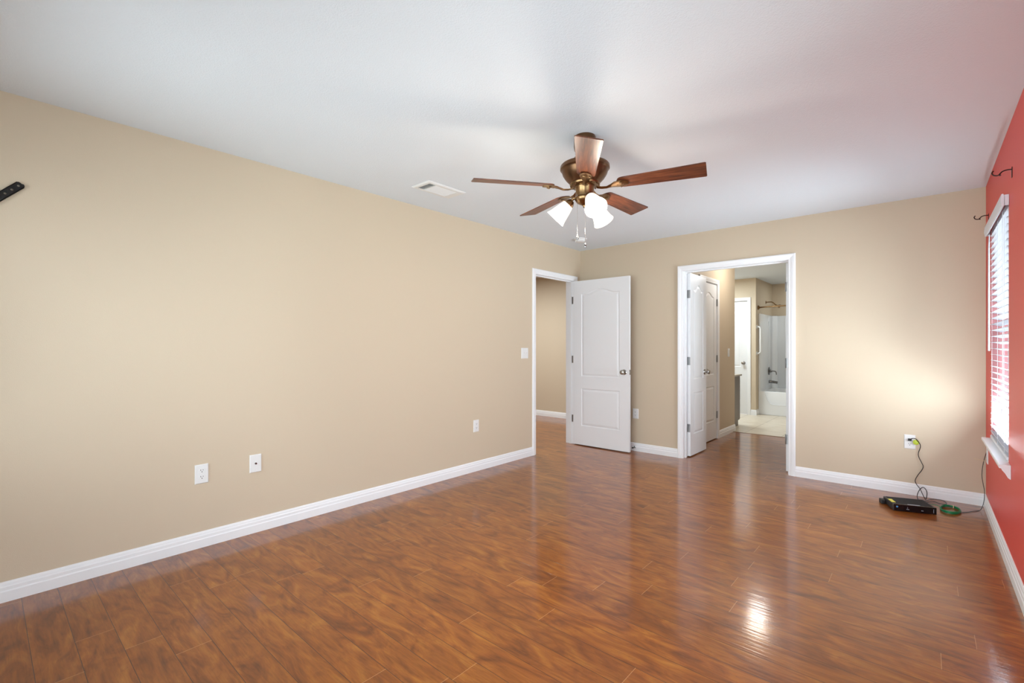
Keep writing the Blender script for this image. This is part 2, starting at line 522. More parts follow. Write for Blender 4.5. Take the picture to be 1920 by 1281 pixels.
# ------------------------------------------------------------------ doors and casings
CAS = [(0.0, 0.0), (0.0, 0.009), (0.004, 0.011), (0.018, 0.012), (0.022, 0.015), (0.040, 0.018), (0.052, 0.018), (0.057, 0.012), (0.057, 0.0)]


def casing(name, parent, x0, x1, z1, yface, sgn):
    """door casing around a clear opening; local frame, face at y=yface, projecting sgn*y"""
    bm = bmesh.new(); rings = []
    rv = 0.004
    for (wv, d) in CAS:
        y = yface + sgn * d; a = wv + rv
        rings.append([bm.verts.new(p) for p in ((x0 - a, y, 0), (x0 - a, y, z1 + a), (x1 + a, y, z1 + a), (x1 + a, y, 0))])
    k = len(rings)
    for i in range(k):
        A, B = rings[i], rings[(i + 1) % k]
        for j in range(3): bm.faces.new((A[j], A[j + 1], B[j + 1], B[j]))
    bm.faces.new([r[0] for r in rings]); bm.faces.new([r[3] for r in rings][::-1])
    return obj(name, bm, 'white', parent)


def jamb(name, parent, x0, x1, z1, y0, y1, stop_y=None):
    bm = bmesh.new(); t = .018
    box(bm, x0 - t, x0, y0, y1, 0, z1 + t); box(bm, x1, x1 + t, y0, y1, 0, z1 + t); box(bm, x0, x1, y0, y1, z1, z1 + t)
    if stop_y:
        a, b = stop_y
        box(bm, x0, x0 + .011, a, b, 0, z1); box(bm, x1 - .011, x1, a, b, 0, z1); box(bm, x0 + .011, x1 - .011, a, b, z1 - .011, z1)
    return obj(name, bm, 'white', parent)


def ring_fill(bm, loops_edges):
    bmesh.ops.triangle_fill(bm, use_beauty=True, use_dissolve=False, edges=loops_edges)


def panel_outline(x0, x1, z0, z1, arch, inset):
    """closed outline of a door panel, arch = rise of the ogee top"""
    pts = [(x0 + inset, z0 + inset), (x1 - inset, z0 + inset)]
    if arch <= 0:
        return pts + [(x1 - inset, z1 - inset), (x0 + inset, z1 - inset)]
    N = 22
    for k in range(N + 1):
        t = 1 - k / N
        s = 0.0
        u = (t - 0.10) / 0.80
        if 0 < u < 1: s = (0.5 - 0.5 * math.cos(2 * math.pi * u)) ** 0.8
        pts.append((x0 + inset + (x1 - x0 - 2 * inset) * t, z1 - inset + arch * s))
    return pts


def door_leaf(name, parent, w, h, th=0.035, margin=0.12, z0=0.012, label=None):
    """moulded two-panel slab: local x 0..w, y 0..th, panels on both faces"""
    bm = bmesh.new()
    panels = [(margin, w - margin, 0.245, 0.705, 0.0), (margin, w - margin, 0.855, h - 0.165, 0.052)]
    steps = [(0.0, 0.0), (0.006, 0.006), (0.014, 0.007), (0.024, 0.0035), (0.036, 0.0005)]
    for side in (0, 1):
        yf = 0.0 if side == 0 else th
        sg = 1 if side == 0 else -1
        outer = [bm.verts.new((x, yf, z)) for x, z in ((0, z0), (w, z0), (w, h), (0, h))]
        edges = [bm.edges.new((outer[i], outer[(i + 1) % 4])) for i in range(4)]
        if side == 0: A = outer
        else: B = outer
        for (px0, px1, pz0, pz1, arch) in panels:
            prev = None
            for (ins, dep) in steps:
                ol = panel_outline(px0, px1, pz0, pz1, arch, ins)
                vs = [bm.verts.new((x, yf + sg * dep, z)) for x, z in ol]
                n_ = len(vs)
                if prev is None:
                    edges += [bm.edges.new((vs[i], vs[(i + 1) % n_])) for i in range(n_)]
                else:
                    for i in range(n_): bm.faces.new((prev[i], prev[(i + 1) % n_], vs[(i + 1) % n_], vs[i]))
                prev = vs
            bm.faces.new(prev)
        ring_fill(bm, edges)
    for i in range(4): bm.faces.new((A[i], A[(i + 1) % 4], B[(i + 1) % 4], B[i]))
    return obj(name, bm, 'door', parent, label=label)


def knob(parent, x, z, th, sides=(0, 1), name='door_knob', edge_x=None):
    bm = bmesh.new()
    for s in sides:
        d = Vector((0, -1, 0)) if s == 0 else Vector((0, 1, 0))
        p = Vector((x, 0 if s == 0 else th, z))
        lathe(bm, [(0, 0), (.031, 0), (.032, .004), (.028, .009), (.013, .011), (.012, .028), (.018, .034), (.026, .042), (.028, .052), (.024, .061), (.014, .066), (0, .067)], axis_m(p, d), 28)
    if edge_x is not None:
        box(bm, edge_x, edge_x + .0015, th * .5 - .012, th * .5 + .012, z - .028, z + .028)
        box(bm, edge_x, edge_x + .009, th * .5 - .006, th * .5 + .006, z - .008, z + .008)
    return obj(name, bm, 'nickel', parent, smooth=True)


def hinge(parent, x, y, z, plate=None, leafdir=1, name='hinge'):
    """knuckle at x,y ; plates lie at given planes"""
    bm = bmesh.new()
    lathe(bm, [(0, -.047), (.004, -.047), (.0055, -.044), (.0055, .044), (.004, .047), (0, .047)], Matrix.Translation((x, y, z)), 12)
    if plate:
        for (a, b, c, d) in plate:
            box(bm, a, b, c, d, z - .0445, z + .0445)
    return obj(name, bm, 'hinge', parent, smooth=True)


# hall doorway in the left wall: local x = world y, local -y = into the room
D1 = thing('door_1', 'white two-panel door standing open from the left wall doorway in the far left corner', 'door', (XL, 0, 0), R90, kind='structure')
casing('door_casing', D1, DW[0], DW[1], DZ, 0.0, -1)
casing('door_casing', D1, DW[0], DW[1], DZ, T, 1)
jamb('door_jamb', D1, DW[0], DW[1], DZ, 0.0, T, (.037, .06))
# leaf: opened into the room, lies along world +x from the far jamb
# in D1's frame world +x is local -y, so the leaf is turned -90 deg
leaf1 = door_leaf('door_leaf', D1, 0.762, 2.03)
leaf1.location = (DW[1] + 0.001, -0.012, 0); leaf1.rotation_euler = (0, 0, -R90)
# after turning: leaf local x -> D1 -y (world +x); leaf local y -> D1 +x (world +y); seen face is leaf y=0
leaf1.location = (DW[1] - 0.034, -0.012, 0)
knob(leaf1, 0.762 - .062, 0.925, 0.035, (0, 1), edge_x=0.762)
for z in (0.32, 1.06, 1.80):
    hinge(D1, DW[1] - .003, -.012 + .006, z, [(DW[1] - .0015, DW[1] - .0001, 0.0, .032), (DW[1] - .034, DW[1] - .001, -.0118, -.0100)])

# double doorway in the far wall (leaves open into the passage)
D2 = thing('door_2', 'white double door with both leaves opened into the bathroom passage', 'door', (0, YB, 0), 0, kind='structure')
casing('door_casing', D2, DB[0], DB[1], DZ, 0.0, -1)
casing('door_casing', D2, DB[0], DB[1], DZ, T, 1)
jamb('door_jamb', D2, DB[0], DB[1], DZ, 0.0, T, (.045, .078))
LW = 0.497
lf = door_leaf('door_leaf', D2, LW, 2.03, margin=0.10, label='left leaf of the double door, opened flat along the passage')
lf.rotation_euler = (0, 0, R90)         # leaf x -> +y, leaf y -> -x
lf.location = (DB[0] + .040, T - .017, 0)
knob(lf, LW - .062, 0.925, .035, (0, 1), edge_x=LW)
rt = door_leaf('door_leaf', D2, LW, 2.03, margin=0.10, label='right leaf of the double door, seen on its hinge edge')
rt.rotation_euler = (0, 0, R90)
rt.location = (DB[1] - .003, T - .017, 0)
for z in (0.32, 1.06, 1.80):
    hinge(D2, DB[0] + .004, T + .006, z, [(DB[0] + .0002, DB[0] + .002, T - .052, T - .001), (DB[0] + .006, DB[0] + .038, T - .0192, T - .0172)])
    hinge(D2, DB[1] - .040, T - .022, z, [(DB[1] - .036, DB[1] - .006, T - .0192, T - .0172)])

# closet door in the passage wall (faces +x)
D3 = thing('door_3', 'white two-panel closet door, closed, in the left wall of the passage', 'door', (VX, 0, 0), R90, kind='structure')
casing('door_casing', D3, CD[0], CD[1], DZ, 0.0, -1)
jamb('door_jamb', D3, CD[0], CD[1], DZ, 0.0, .11, (.037, .06))
l3 = door_leaf('door_leaf', D3, CD[1] - CD[0] - .006, 2.03, margin=.10); l3.location = (CD[0] + .003, .001, 0)
knob(l3, .062, 0.925, .035, (0,))
for z in (0.32, 1.06, 1.80):
    hinge(D3, CD[1] - .002, -.007, z, [(CD[1] - .02, CD[1] + .004, -.004, -.001)])

# linen door in the bathroom
D4 = thing('door_4', 'white door at the back of the bathroom, partly hidden by the vanity', 'door', (0, TY, 0), 0, kind='structure')
casing('door_casing', D4, BD[0], BD[1], DZ, 0.0, -1)
jamb('door_jamb', D4, BD[0], BD[1], DZ, 0.0, .11, (.037, .06))
l4 = door_leaf('door_leaf', D4, BD[1] - BD[0] - .006, 2.03, margin=.11); l4.location = (BD[0] + .003, .02, 0)
knob(l4, BD[1] - BD[0] - .07, 0.925, .035, (0,), edge_x=BD[1] - BD[0] - .0075)

# ------------------------------------------------------------------ windows
def window(name, x0, x1, z0, z1, loc, rz, label, depth=.15, sill=True, sill_x=None):
    """local frame: x along the wall (right as seen from inside), y 0 at inner face, + outward"""
    W = thing(name, label, 'window', loc, rz, kind='structure')
    bm = bmesh.new(); f = .045; ya, yb = depth - .07, depth - .01
    box(bm, x0, x0 + f, ya, yb, z0, z1, .003); box(bm, x1 - f, x1, ya, yb, z0, z1, .003)
    box(bm, x0 + f, x1 - f, ya, yb, z0, z0 + f, .003); box(bm, x0 + f, x1 - f, ya, yb, z1 - f, z1, .003)
    obj('window_frame', bm, 'white', W)
    bm = bmesh.new(); k = .006
    box(bm, x0, x0 + k, .001, ya, z0, z1); box(bm, x1 - k, x1, .001, ya, z0, z1); box(bm, x0 + k, x1 - k, .001, ya, z1 - k, z1)
    obj('jamb_liner', bm, 'reveal', W)
    zm = (z0 + z1) / 2
    bm = bmesh.new()
    for (a, b, y) in ((z0 + f, zm + .02, ya + .006), (zm - .02, z1 - f, ya + .03)):
        s = .03
        box(bm, x0 + f, x0 + f + s, y, y + .02, a, b); box(bm, x1 - f - s, x1 - f, y, y + .02, a, b)
        box(bm, x0 + f + s, x1 - f - s, y, y + .02, a, a + s); box(bm, x0 + f + s, x1 - f - s, y, y + .02, b - s, b)
    obj('sash', bm, 'white', W)
    bm = bmesh.new()
    box(bm, x0 + f + .03, x1 - f - .03, ya + .014, ya + .018, z0 + f + .03, zm - .01)
    box(bm, x0 + f + .03, x1 - f - .03, ya + .038, ya + .042, zm + .01, z1 - f - .03)
    obj('pane', bm, 'glass', W)
    if sill:
        a, b = sill_x or (x0 - .08, x1 + .08)
        bm = bmesh.new()
        prism(bm, [(-.047, z0 - .003), (-.044, z0 + .001), (-.001, z0 + .001), (-.001, z0 - .019), (-.045, z0 - .019), (-.047, z0 - .016)], 'x', a, b)
        box(bm, x0 + .001, x1 - .001, -.001, ya, z0 - .0, z0 + .006)
        obj('window_sill', bm, 'white', W)
        bm = bmesh.new()
        prism(bm, [(-.001, z0 - .019), (-.036, z0 - .019), (-.034, z0 - .030), (-.022, z0 - .046), (-.012, z0 - .068), (-.001, z0 - .076)], 'x', a + .002, b - .002)
        obj('apron', bm, 'white', W)
    return W


# red wall windows: local x = -world y
window('window_1', -W1[1], -W1[0], W1[2], W1[3], (XR, 0, 0), -R90, 'tall window with white sill in the red wall, behind the white blind', sill_x=(-4.72, -3.68))
window('added_patio_door', -W2[1], -W2[0], W2[2], W2[3], (XR, 0, 0), -R90, 'added glass patio door in the red wall, out of view, for fill light', sill=False)
window('added_window_left', -F1[1], -F1[0], F1[2], F1[3], (0, YF, 0), math.pi, 'added left wide window behind the viewer, for fill light', depth=.115)
window('added_window_right', -F2[1], -F2[0], F2[2], F2[3], (0, YF, 0), math.pi, 'added right wide window behind the viewer, for fill light', depth=.115)

# horizontal blind on window_1 (local x = -y, local -y = into the room)
BL = thing('window_blind', 'white two-inch slat blind with valance hanging in the window on the red wall', 'blind', (XR, 4.24, 0), -R90)
hx = 0.445
bm = bmesh.new()
vp = [(-.030, 2.003), (-.024, 1.998), (-.018, 2.006), (-.019, 2.055), (-.024, 2.068), (-.031, 2.066), (-.034, 2.03)]
prism(bm, vp, 'x', -hx - .045, hx + .045)
box(bm, hx + .033, hx + .045, -.022, -.001, 2.003, 2.062, .002)
box(bm, -hx - .045, -hx - .033, -.022, -.001, 2.003, 2.062, .002)
obj('valance', bm, 'blind', BL)
bm = bmesh.new(); box(bm, -hx, hx, .004, .05, 2.005, 2.046)
obj('head_rail', bm, 'blind', BL)
NS = 34
slat0 = None
for k in range(NS):
    z = 0.625 + k * (1.985 - 0.625) / (NS - 1)
    if slat0 is None:
        bm = bmesh.new()
        N = 5; wdt = .050; tilt = math.radians(-14)
        top, bot = [], []
        for i in range(N + 1):
            s = (i / N - .5) * wdt; cr = .0022 * (1 - (2 * i / N - 1) ** 2)
            y, zz = s, cr
            top.append((y * math.cos(tilt) - (zz + .0015) * math.sin(tilt), y * math.sin(tilt) + (zz + .0015) * math.cos(tilt)))
            bot.append((y * math.cos(tilt) - (zz - .0015) * math.sin(tilt), y * math.sin(tilt) + (zz - .0015) * math.cos(tilt)))
        prism(bm, top + bot[::-1], 'x', -hx, hx)
        slat0 = obj('slat', bm, 'blind', BL, smooth=True)
        slat0.location = (0, .020, z)
    else:
        c = slat0.copy(); COL.objects.link(c); c.parent = BL; c.location = (0, .020, z)
bm = bmesh.new(); box(bm, -hx, hx, -.006, .046, .583, .602, .004)
obj('bottom_rail', bm, 'blind', BL)
for xx in (-.33, 0.0, .33):
    bm = bmesh.new()
    for yy in (-.006, .0465):
        box(bm, xx - .0015, xx + .0015, yy - .0008, yy + .0008, .60, 2.01)
    obj('ladder_cord', bm, 'blind', BL)
bm = bmesh.new(); tube(bm, [(-hx + .035, -.012, 2.0), (-hx + .033, -.014, 1.90), (-hx + .033, -.014, 1.19)], [.003, .005, .006], 8)
obj('tilt_wand', bm, 'blind', BL, smooth=True)
bm = bmesh.new(); tube(bm, [(hx - .12, -.012, 2.0), (hx - .12, -.012, .86)], .0012, 6); lathe(bm, [(0, .86), (.006, .855), (.008, .83), (0, .825)], Matrix.Translation((hx - .12, -.012, 0)), 10)
obj('lift_cord', bm, 'blind', BL, smooth=True)

# lawn outside
bm = bmesh.new(); box(bm, .5, 40, -30, 45, -.35, -.3); box(bm, -30, .5, -30, -0.6, -.35, -.3)
struct('ground', bm, 'lawn', 'lawn outside the windows', 'lawn')

# ------------------------------------------------------------------ wall plates (local x along wall, -y into room, origin at plate centre)
def plate_base(name, parent, w=.072, h=.116):
    bm = bmesh.new()
    prism(bm, [(-w / 2, -h / 2), (w / 2, -h / 2), (w / 2, h / 2), (-w / 2, h / 2)], 'y', 0, -.003)
    a, b = w / 2 - .004, h / 2 - .004
    A = [bm.verts.new(p) for p in ((-w / 2, -.003, -h / 2), (w / 2, -.003, -h / 2), (w / 2, -.003, h / 2), (-w / 2, -.003, h / 2))]
    B = [bm.verts.new(p) for p in ((-a, -.0065, -b), (a, -.0065, -b), (a, -.0065, b), (-a, -.0065, b))]
    for i in range(4): bm.faces.new((A[i], A[(i + 1) % 4], B[(i + 1) % 4], B[i]))
    bm.faces.new(B)
    return obj(name, bm, 'plastic', parent)


def outlet(loc, rz, label, group=None):
    t = thing('wall_outlet', label, 'outlet', loc, rz, group)
    plate_base('cover_plate', t)
    for dz in (.0195, -.0195):
        bm = bmesh.new()
        poly = []
        for k in range(24):
            a = 2 * math.pi * k / 24
            poly.append((.0172 * math.cos(a), max(-.0125, min(.0125, .0172 * math.sin(a))) + dz))
        prism(bm, poly, 'y', -.006, -.0085)
        r = obj('receptacle', bm, 'plastic', t)
        bm = bmesh.new()
        box(bm, -.0075, -.0050, -.0089, -.0084, dz + .001, dz + .009); box(bm, .0050, .0075, -.0089, -.0084, dz + .002, dz + .008)
        lathe(bm, [(0, .0004), (.0028, .0004), (.0028, 0), (0, 0)], axis_m((0, -.0085, dz - .006), (0, -1, 0)), 10)
        obj('slot', bm, 'dark_hole', r)
    bm = bmesh.new(); lathe(bm, [(.003, 0), (.0025, .001), (0, .0012)], axis_m((0, -.0065, 0), (0, -1, 0)), 10)
    obj('screw', bm, 'plastic', t)
    return t


def screws(t, zs, m='plastic'):
    for z in zs:
        bm = bmesh.new(); lathe(bm, [(.003, 0), (.0025, .001), (0, .0012)], axis_m((0, -.0065, z), (0, -1, 0)), 10)
        obj('screw', bm, m, t)


outlet((XL, .893, .445), R90, 'white duplex outlet low on the left wall, nearest the viewer')
outlet((XL, 3.219, .442), R90, 'small white duplex outlet low on the left wall nearer the hall doorway')
outlet((-2.540, YB, .435), 0, 'white outlet low on the far wall beside the open door edge')
outlet((-.093, YB, .434), 0, 'white outlet with a black plug in it, above the black box on the floor')
outlet((XR, 4.93, .412), -R90, 'white outlet on the red wall under the window sill')

t = thing('cable_jack_plate', 'white coaxial jack plate low on the left wall between the two outlets', 'wall plate', (XL, 1.199, .452), R90)
plate_base('cover_plate', t); screws(t, (.042, -.042))
bm = bmesh.new(); lathe(bm, [(0, 0), (.0065, 0), (.0065, .003), (.0045, .003), (.0045, .011), (0, .011)], axis_m((0, -.0065, 0), (0, -1, 0)), 12)
obj('jack', bm, 'chrome', t, smooth=True)

t = thing('light_switch', 'white two-gang light switch on the left wall beside the doorway casing', 'light switch', (XL, 3.963, 1.147), R90)
plate_base('cover_plate', t, .116, .116)
for xx in (-.023, .023):
    bm = bmesh.new(); box(bm, xx - .005, xx + .005, -.0072, -.006, -.012, .012)
    prism(bm, [(-.0065, -.004), (-.0065, .006), (-.016, .010), (-.016, .005)], 'x', xx - .0035, xx + .0035)
    obj('toggle', bm, 'plastic', t)
t = thing('light_switch', 'white rocker light switch on the passage wall past the closet door', 'light switch', (VX, 6.955, 1.135), R90)
plate_base('cover_plate', t)
bm = bmesh.new(); prism(bm, [(-.006, -.033), (-.010, -.033), (-.007, 0), (-.011, .033), (-.006, .033)], 'x', -.0165, .0165)
obj('rocker', bm, 'plastic', t)

# door stop on the baseboard by the open door
t = thing('door_stop', 'small chrome door stop on the baseboard by the open white door', 'door stop', (-2.545, YB - .0125, .045), 0)
bm = bmesh.new(); lathe(bm, [(0, 0), (.013, 0), (.013, .003), (.006, .006), (.005, .045), (0, .045)], axis_m((0, 0, 0), (0, -1, 0)), 16)
obj('stem', bm, 'chrome', t, smooth=True)
bm = bmesh.new(); lathe(bm, [(0, .045), (.009, .045), (.009, .056), (.006, .060), (0, .060)], axis_m((0, 0, 0), (0, -1, 0)), 16)
obj('rubber_tip', bm, 'rubber', t, smooth=True)

# ------------------------------------------------------------------ ceiling vent (x -2.93..-2.735, y 2.18..2.54)
t = thing('ceiling_vent', 'white rectangular air vent in the ceiling left of the fan', 'vent', (-2.832, 2.360, H), 0)
bm = bmesh.new()
ox, oy = .105, .185; ix, iy = .072, .152
def rect(a, b, z): return [bm.verts.new(p) for p in ((-a, -b, z), (a, -b, z), (a, b, z), (-a, b, z))]
R0 = rect(ox, oy, 0); R1 = rect(ox, oy, -.003); R2 = rect(ox - .012, oy - .012, -.010); R3 = rect(ix, iy, -.010); R4 = rect(ix, iy, -.001)
for A, B in ((R0, R1), (R1, R2), (R2, R3), (R3, R4)):
    for i in range(4): bm.faces.new((A[i], A[(i + 1) % 4], B[(i + 1) % 4], B[i]))
obj('frame', bm, 'plastic', t)
bm = bmesh.new(); box(bm, -ix, ix, -iy, iy, -.0015, -.0005)
obj('duct_opening', bm, 'dark_hole', t)
bm = bmesh.new()
for k in range(5):            # end section: blades across
    y = -iy + .008 + k * .011
    prism(bm, [(y + .007, -.002), (y + .008, -.002), (y + .001, -.010), (y, -.010)], 'x', -ix + .002, ix - .002)
box(bm, -ix, ix, -iy + .056, -iy + .062, -.0105, -.002)
for k in range(9):            # main section: blades along
    x = -ix + .003 + k * .0155
    prism(bm, [(x + .0123, -.002), (x + .0135, -.002), (x + .0012, -.0105), (x, -.0095)], 'y', -iy + .062, iy - .036)
box(bm, -ix, ix, iy - .036, iy, -.0105, -.002)
obj('louver', bm, 'plastic', t)

t = thing('smoke_detector', 'round white smoke detector on the ceiling near the far left corner', 'smoke detector', (-2.93, 4.50, H), 0)
bm = bmesh.new(); lathe(bm, [(0, 0), (.072, 0), (.072, -.010), (.066, -.014), (0, -.014)], seg=36)
obj('mounting_plate', bm, 'plastic', t, smooth=True)
bm = bmesh.new(); lathe(bm, [(.060, -.014), (.058, -.030), (.045, -.038), (.020, -.040), (0, -.040)], seg=36)
for k in range(10):
    a = 2 * math.pi * k / 10
    box(bm, -.004, .004, .046, .060, -.0345, -.030, rot=Matrix.Rotation(a, 4, 'Z'))
obj('cover', bm, 'plastic', t, smooth=True)

# ------------------------------------------------------------------ ceiling fan
FX, FY = -1.484, 2.326
F = thing('ceiling_fan', 'five-blade bronze ceiling fan with three lit frosted glass shades', 'ceiling fan', (FX, FY, H), 0)
bm = bmesh.new(); lathe(bm, [(0, 0), (.060, 0), (.062, -.006), (.064, -.060), (.060, -.078), (.030, -.085), (.030, -.095), (0, -.095)], seg=40)
obj('canopy', bm, 'bronze', F, smooth=True)
bm = bmesh.new()
lathe(bm, [(0, -.090), (.040, -.092), (.060, -.120), (.066, -.158), (.125, -.163), (.137, -.167), (.1415, -.172), (.1425, -.180), (.1425, -.190), (.139, -.194), (.136, -.196), (.133, -.204), (.127, -.222), (.112, -.245), (.094, -.264), (.082, -.274), (.078, -.280), (0, -.280)], seg=56)
obj('motor_housing', bm, 'bronze', F, smooth=True)
# vented ring under the bowl
bm = bmesh.new()
lathe(bm, [(.083, -.270), (.088, -.276), (.086, -.284), (.078, -.287), (0, -.287)], seg=40)
for k in range(30):
    a = 2 * math.pi * k / 30
    lathe(bm, [(0, 0), (.0045, .001), (.003, .004), (0, .005)], axis_m((.081 * math.cos(a), .081 * math.sin(a), -.286), (math.cos(a) * .5, math.sin(a) * .5, -1)), 6)
obj('flywheel', bm, 'brass', F, smooth=True)
BLZ = -(H - 2.143)
BA = -55.93
PITCH = math.radians(-12)


def blade_mesh():
    bm = bmesh.new(); r0, r1 = .185, .655; th = .0055
    pts = []
    # root end: rounded, tip: square corners slightly rounded
    N = 8
    for k in range(N + 1):
        a = math.pi / 2 + math.pi * k / N
        pts.append((r0 + .035 + .035 * math.cos(a), .050 * math.sin(a)))
    pts += [(r1 - .006, -.066), (r1, -.062), (r1, .062), (r1 - .006, .066)]
    prism(bm, pts, 'z', 0, th)
    return bm


def iron_mesh():
    bm = bmesh.new()
    # flat arm: from the flywheel, dips and widens to a pad under the blade root
    st = [(.072, .016, -.004), (.100, .012, -.012), (.130, .010, -.014), (.155, .016, -.008), (.175, .028, -.004), (.205, .034, -.0035), (.235, .028, -.0035), (.252, .010, -.0035)]
    top, bot = [], []
    rows = []
    for (x, hw, z) in st:
        rows.append([bm.verts.new((x, -hw, z)), bm.verts.new((x, 0, z - .003)), bm.verts.new((x, hw, z)), bm.verts.new((x, hw, z - .004)), bm.verts.new((x, 0, z - .009)), bm.verts.new((x, -hw, z - .004))])
    for A, B in zip(rows, rows[1:]):
        for i in range(6): bm.faces.new((A[i], A[(i + 1) % 6], B[(i + 1) % 6], B[i]))
    bm.faces.new(rows[0]); bm.faces.new(rows[-1][::-1])
    # raised scroll ridges on the pad
    for r in (.016, .024):
        pp = [Vector((.200 + r * math.cos(a), r * 1.1 * math.sin(a), -.0135)) for a in [math.radians(d) for d in range(-75, 80, 15)]]
        tube(bm, pp, .0022, 6)
    for (x, y) in ((.190, 0), (.222, .014), (.222, -.014)):
        lathe(bm, [(.005, -.008), (.004, -.0135), (0, -.0145)], Matrix.Translation((x, y, 0)), 10)
    return bm


b0 = i0 = None
for k in range(5):
    a = math.radians(BA + 72 * k)
    mt = Matrix.Translation((0, 0, BLZ)) @ Matrix.Rotation(a, 4, 'Z') @ Matrix.Rotation(PITCH, 4, 'X')
    mi = Matrix.Translation((0, 0, BLZ)) @ Matrix.Rotation(a, 4, 'Z') @ Matrix.Rotation(PITCH * .8, 4, 'X')
    if b0 is None:
        b0 = obj('blade', blade_mesh(), 'blade', F); i0 = obj('blade_iron', iron_mesh(), 'brass', F, smooth=True)
        b, i_ = b0, i0
    else:
        b = b0.copy(); i_ = i0.copy(); COL.objects.link(b); COL.objects.link(i_); b.parent = F; i_.parent = F
    b.matrix_local = mt; i_.matrix_local = mi

bm = bmesh.new()
lathe(bm, [(0, -.284), (.056, -.284), (.058, -.292), (.056, -.300), (.053, -.304), (.053, -.350), (.058, -.356), (.058, -.366), (.045, -.384), (.020, -.396), (.012, -.400), (.010, -.410), (0, -.414)], seg=40)
obj('switch_housing', bm, 'brass', F, smooth=True)
sh_prof = [(.024, 0), (.030, .004), (.034, .014), (.040, .035), (.047, .065), (.054, .095), (.060, .112), (.063, .118)]
for k in range(3):
    a = math.radians(-37.5 + 120 * k)
    e = Vector((math.cos(a), math.sin(a), 0))
    neck = e * .090 + Vector((0, 0, 2.062 - H))
    mouth = e * .175 + Vector((0, 0, 1.978 - H))
    d = (mouth - neck).normalized()
    bm = bmesh.new()
    tube(bm, catmull([e * .048 + Vector((0, 0, -.350)), e * .066 + Vector((0, 0, -.352)), e * .080 + Vector((0, 0, -.364)), neck], 5), .009, 10)
    lathe(bm, [(0, -.022), (.016, -.020), (.022, -.012), (.029, .0), (.031, .010), (.029, .012)], axis_m(neck, d), 24)
    arm = obj('light_arm', bm, 'brass', F, smooth=True)
    bm = bmesh.new()
    inner = [(max(r - .003, .01), z) for r, z in sh_prof][::-1]
    lathe(bm, sh_prof + inner, axis_m(neck + d * .004, d), 36)
    obj('glass_shade', bm, 'shade', F, smooth=True)
    bm = bmesh.new()
    lathe(bm, [(0, .0), (.012, .002), (.013, .02), (.018, .034), (.026, .052), (.028, .066), (.024, .082), (.013, .092), (0, .095)], axis_m(neck + d * .004, d), 20)
    obj('bulb', bm, 'bulb', F, smooth=True)
    p = Vector((FX, FY, H)) + mouth + d * .03
    point_light('fan_bulb', p, 7.0, (1.0, .88, .74), .05)
Rv = Vector((math.cos(YAW), math.sin(YAW), 0)); Fv = Vector((-math.sin(YAW), math.cos(YAW), 0))
for (lat, dep, zend) in ((-.047, -.030, 1.834), (-.006, -.056, 1.783)):
    p = Rv * lat + Fv * dep
    bm = bmesh.new()
    tube(bm, [p + Vector((0, 0, -.345)), p + Vector((0, 0, zend - H + .03))], .0009, 6)
    k = 0
    z = -.35
    ch = obj('pull_chain', bm, 'nickel', F, smooth=True)
    bm = bmesh.new()
    lathe(bm, [(0, .034), (.002, .033), (.0025, .026), (.0055, .018), (.0062, .008), (.004, .001), (0, 0)], Matrix.Translation(p + Vector((0, 0, zend - H))), 12)
    obj('pull_fob', bm, 'chrome', ch, smooth=True)

# lit dome light in the passage ceiling (seen mirrored in the floor)
t = thing('ceiling_light', 'round lit dome light on the ceiling of the passage behind the double doorway', 'ceiling light', (-1.62, 6.62, H), 0)
bm = bmesh.new(); lathe(bm, [(0, 0), (.165, 0), (.165, -.02), (.155, -.025), (0, -.025)], seg=40)
obj('base', bm, 'nickel', t, smooth=True)
bm = bmesh.new(); lathe(bm, [(.150, -.025), (.148, -.045), (.125, -.075), (.085, -.095), (.04, -.103), (0, -.105)], seg=40)
obj('glass_dome', bm, 'dome', t, smooth=True)
point_light('passage_bulb', (-1.62, 6.62, H - .16), 13, (1.0, .98, .95), .09)
area_light('bathroom_fill', (-2.85, 8.1, H - .03), (0, 0, 0), .6, .6, 38, (.84, .95, 1.0))  # added fill light that brightens the bathroom, no fixture
area_light('tub_fill', (-1.5, 9.8, H - .03), (0, 0, 0), .4, .4, 5, (.86, .95, 1.0))  # small added fill that lifts the tub surround, no fixture
area_light('hall_fill', (-5.0, 5.0, H - .03), (0, 0, 0), .6, .6, 62, (.90, .97, 1.0))  # added fill for the hallway, out of view and without a fixture

# ------------------------------------------------------------------ curtain brackets on the red wall
def curtain_hook(y, z, label):
    t = thing('curtain_bracket', label, 'curtain bracket', (XR, y, z), -R90, 'dark curtain rod brackets beside the window')
    bm = bmesh.new(); box(bm, -.008, .008, -.003, 0, -.045, .012, .001)
    obj('wall_mount', bm, 'iron', t)
    bm = bmesh.new()
    tube(bm, catmull([(0, -.002, 0), (0, -.020, .001), (0, -.036, -.003), (0, -.045, -.012), (0, -.052, -.020), (0, -.062, -.020), (0, -.072, -.014), (0, -.076, -.002), (0, -.070, .008)], 6), .0032, 8)
    tube(bm, [(0, -.050, -.015), (0, -.044, -.024)], .004, 8)
    obj('rod_cradle', bm, 'iron', t, smooth=True)


curtain_hook(3.635, 2.165, 'dark curved curtain rod bracket on the red wall, the one nearer the viewer')
curtain_hook(4.86, 2.178, 'dark curved curtain rod bracket on the red wall, the one by the far corner')

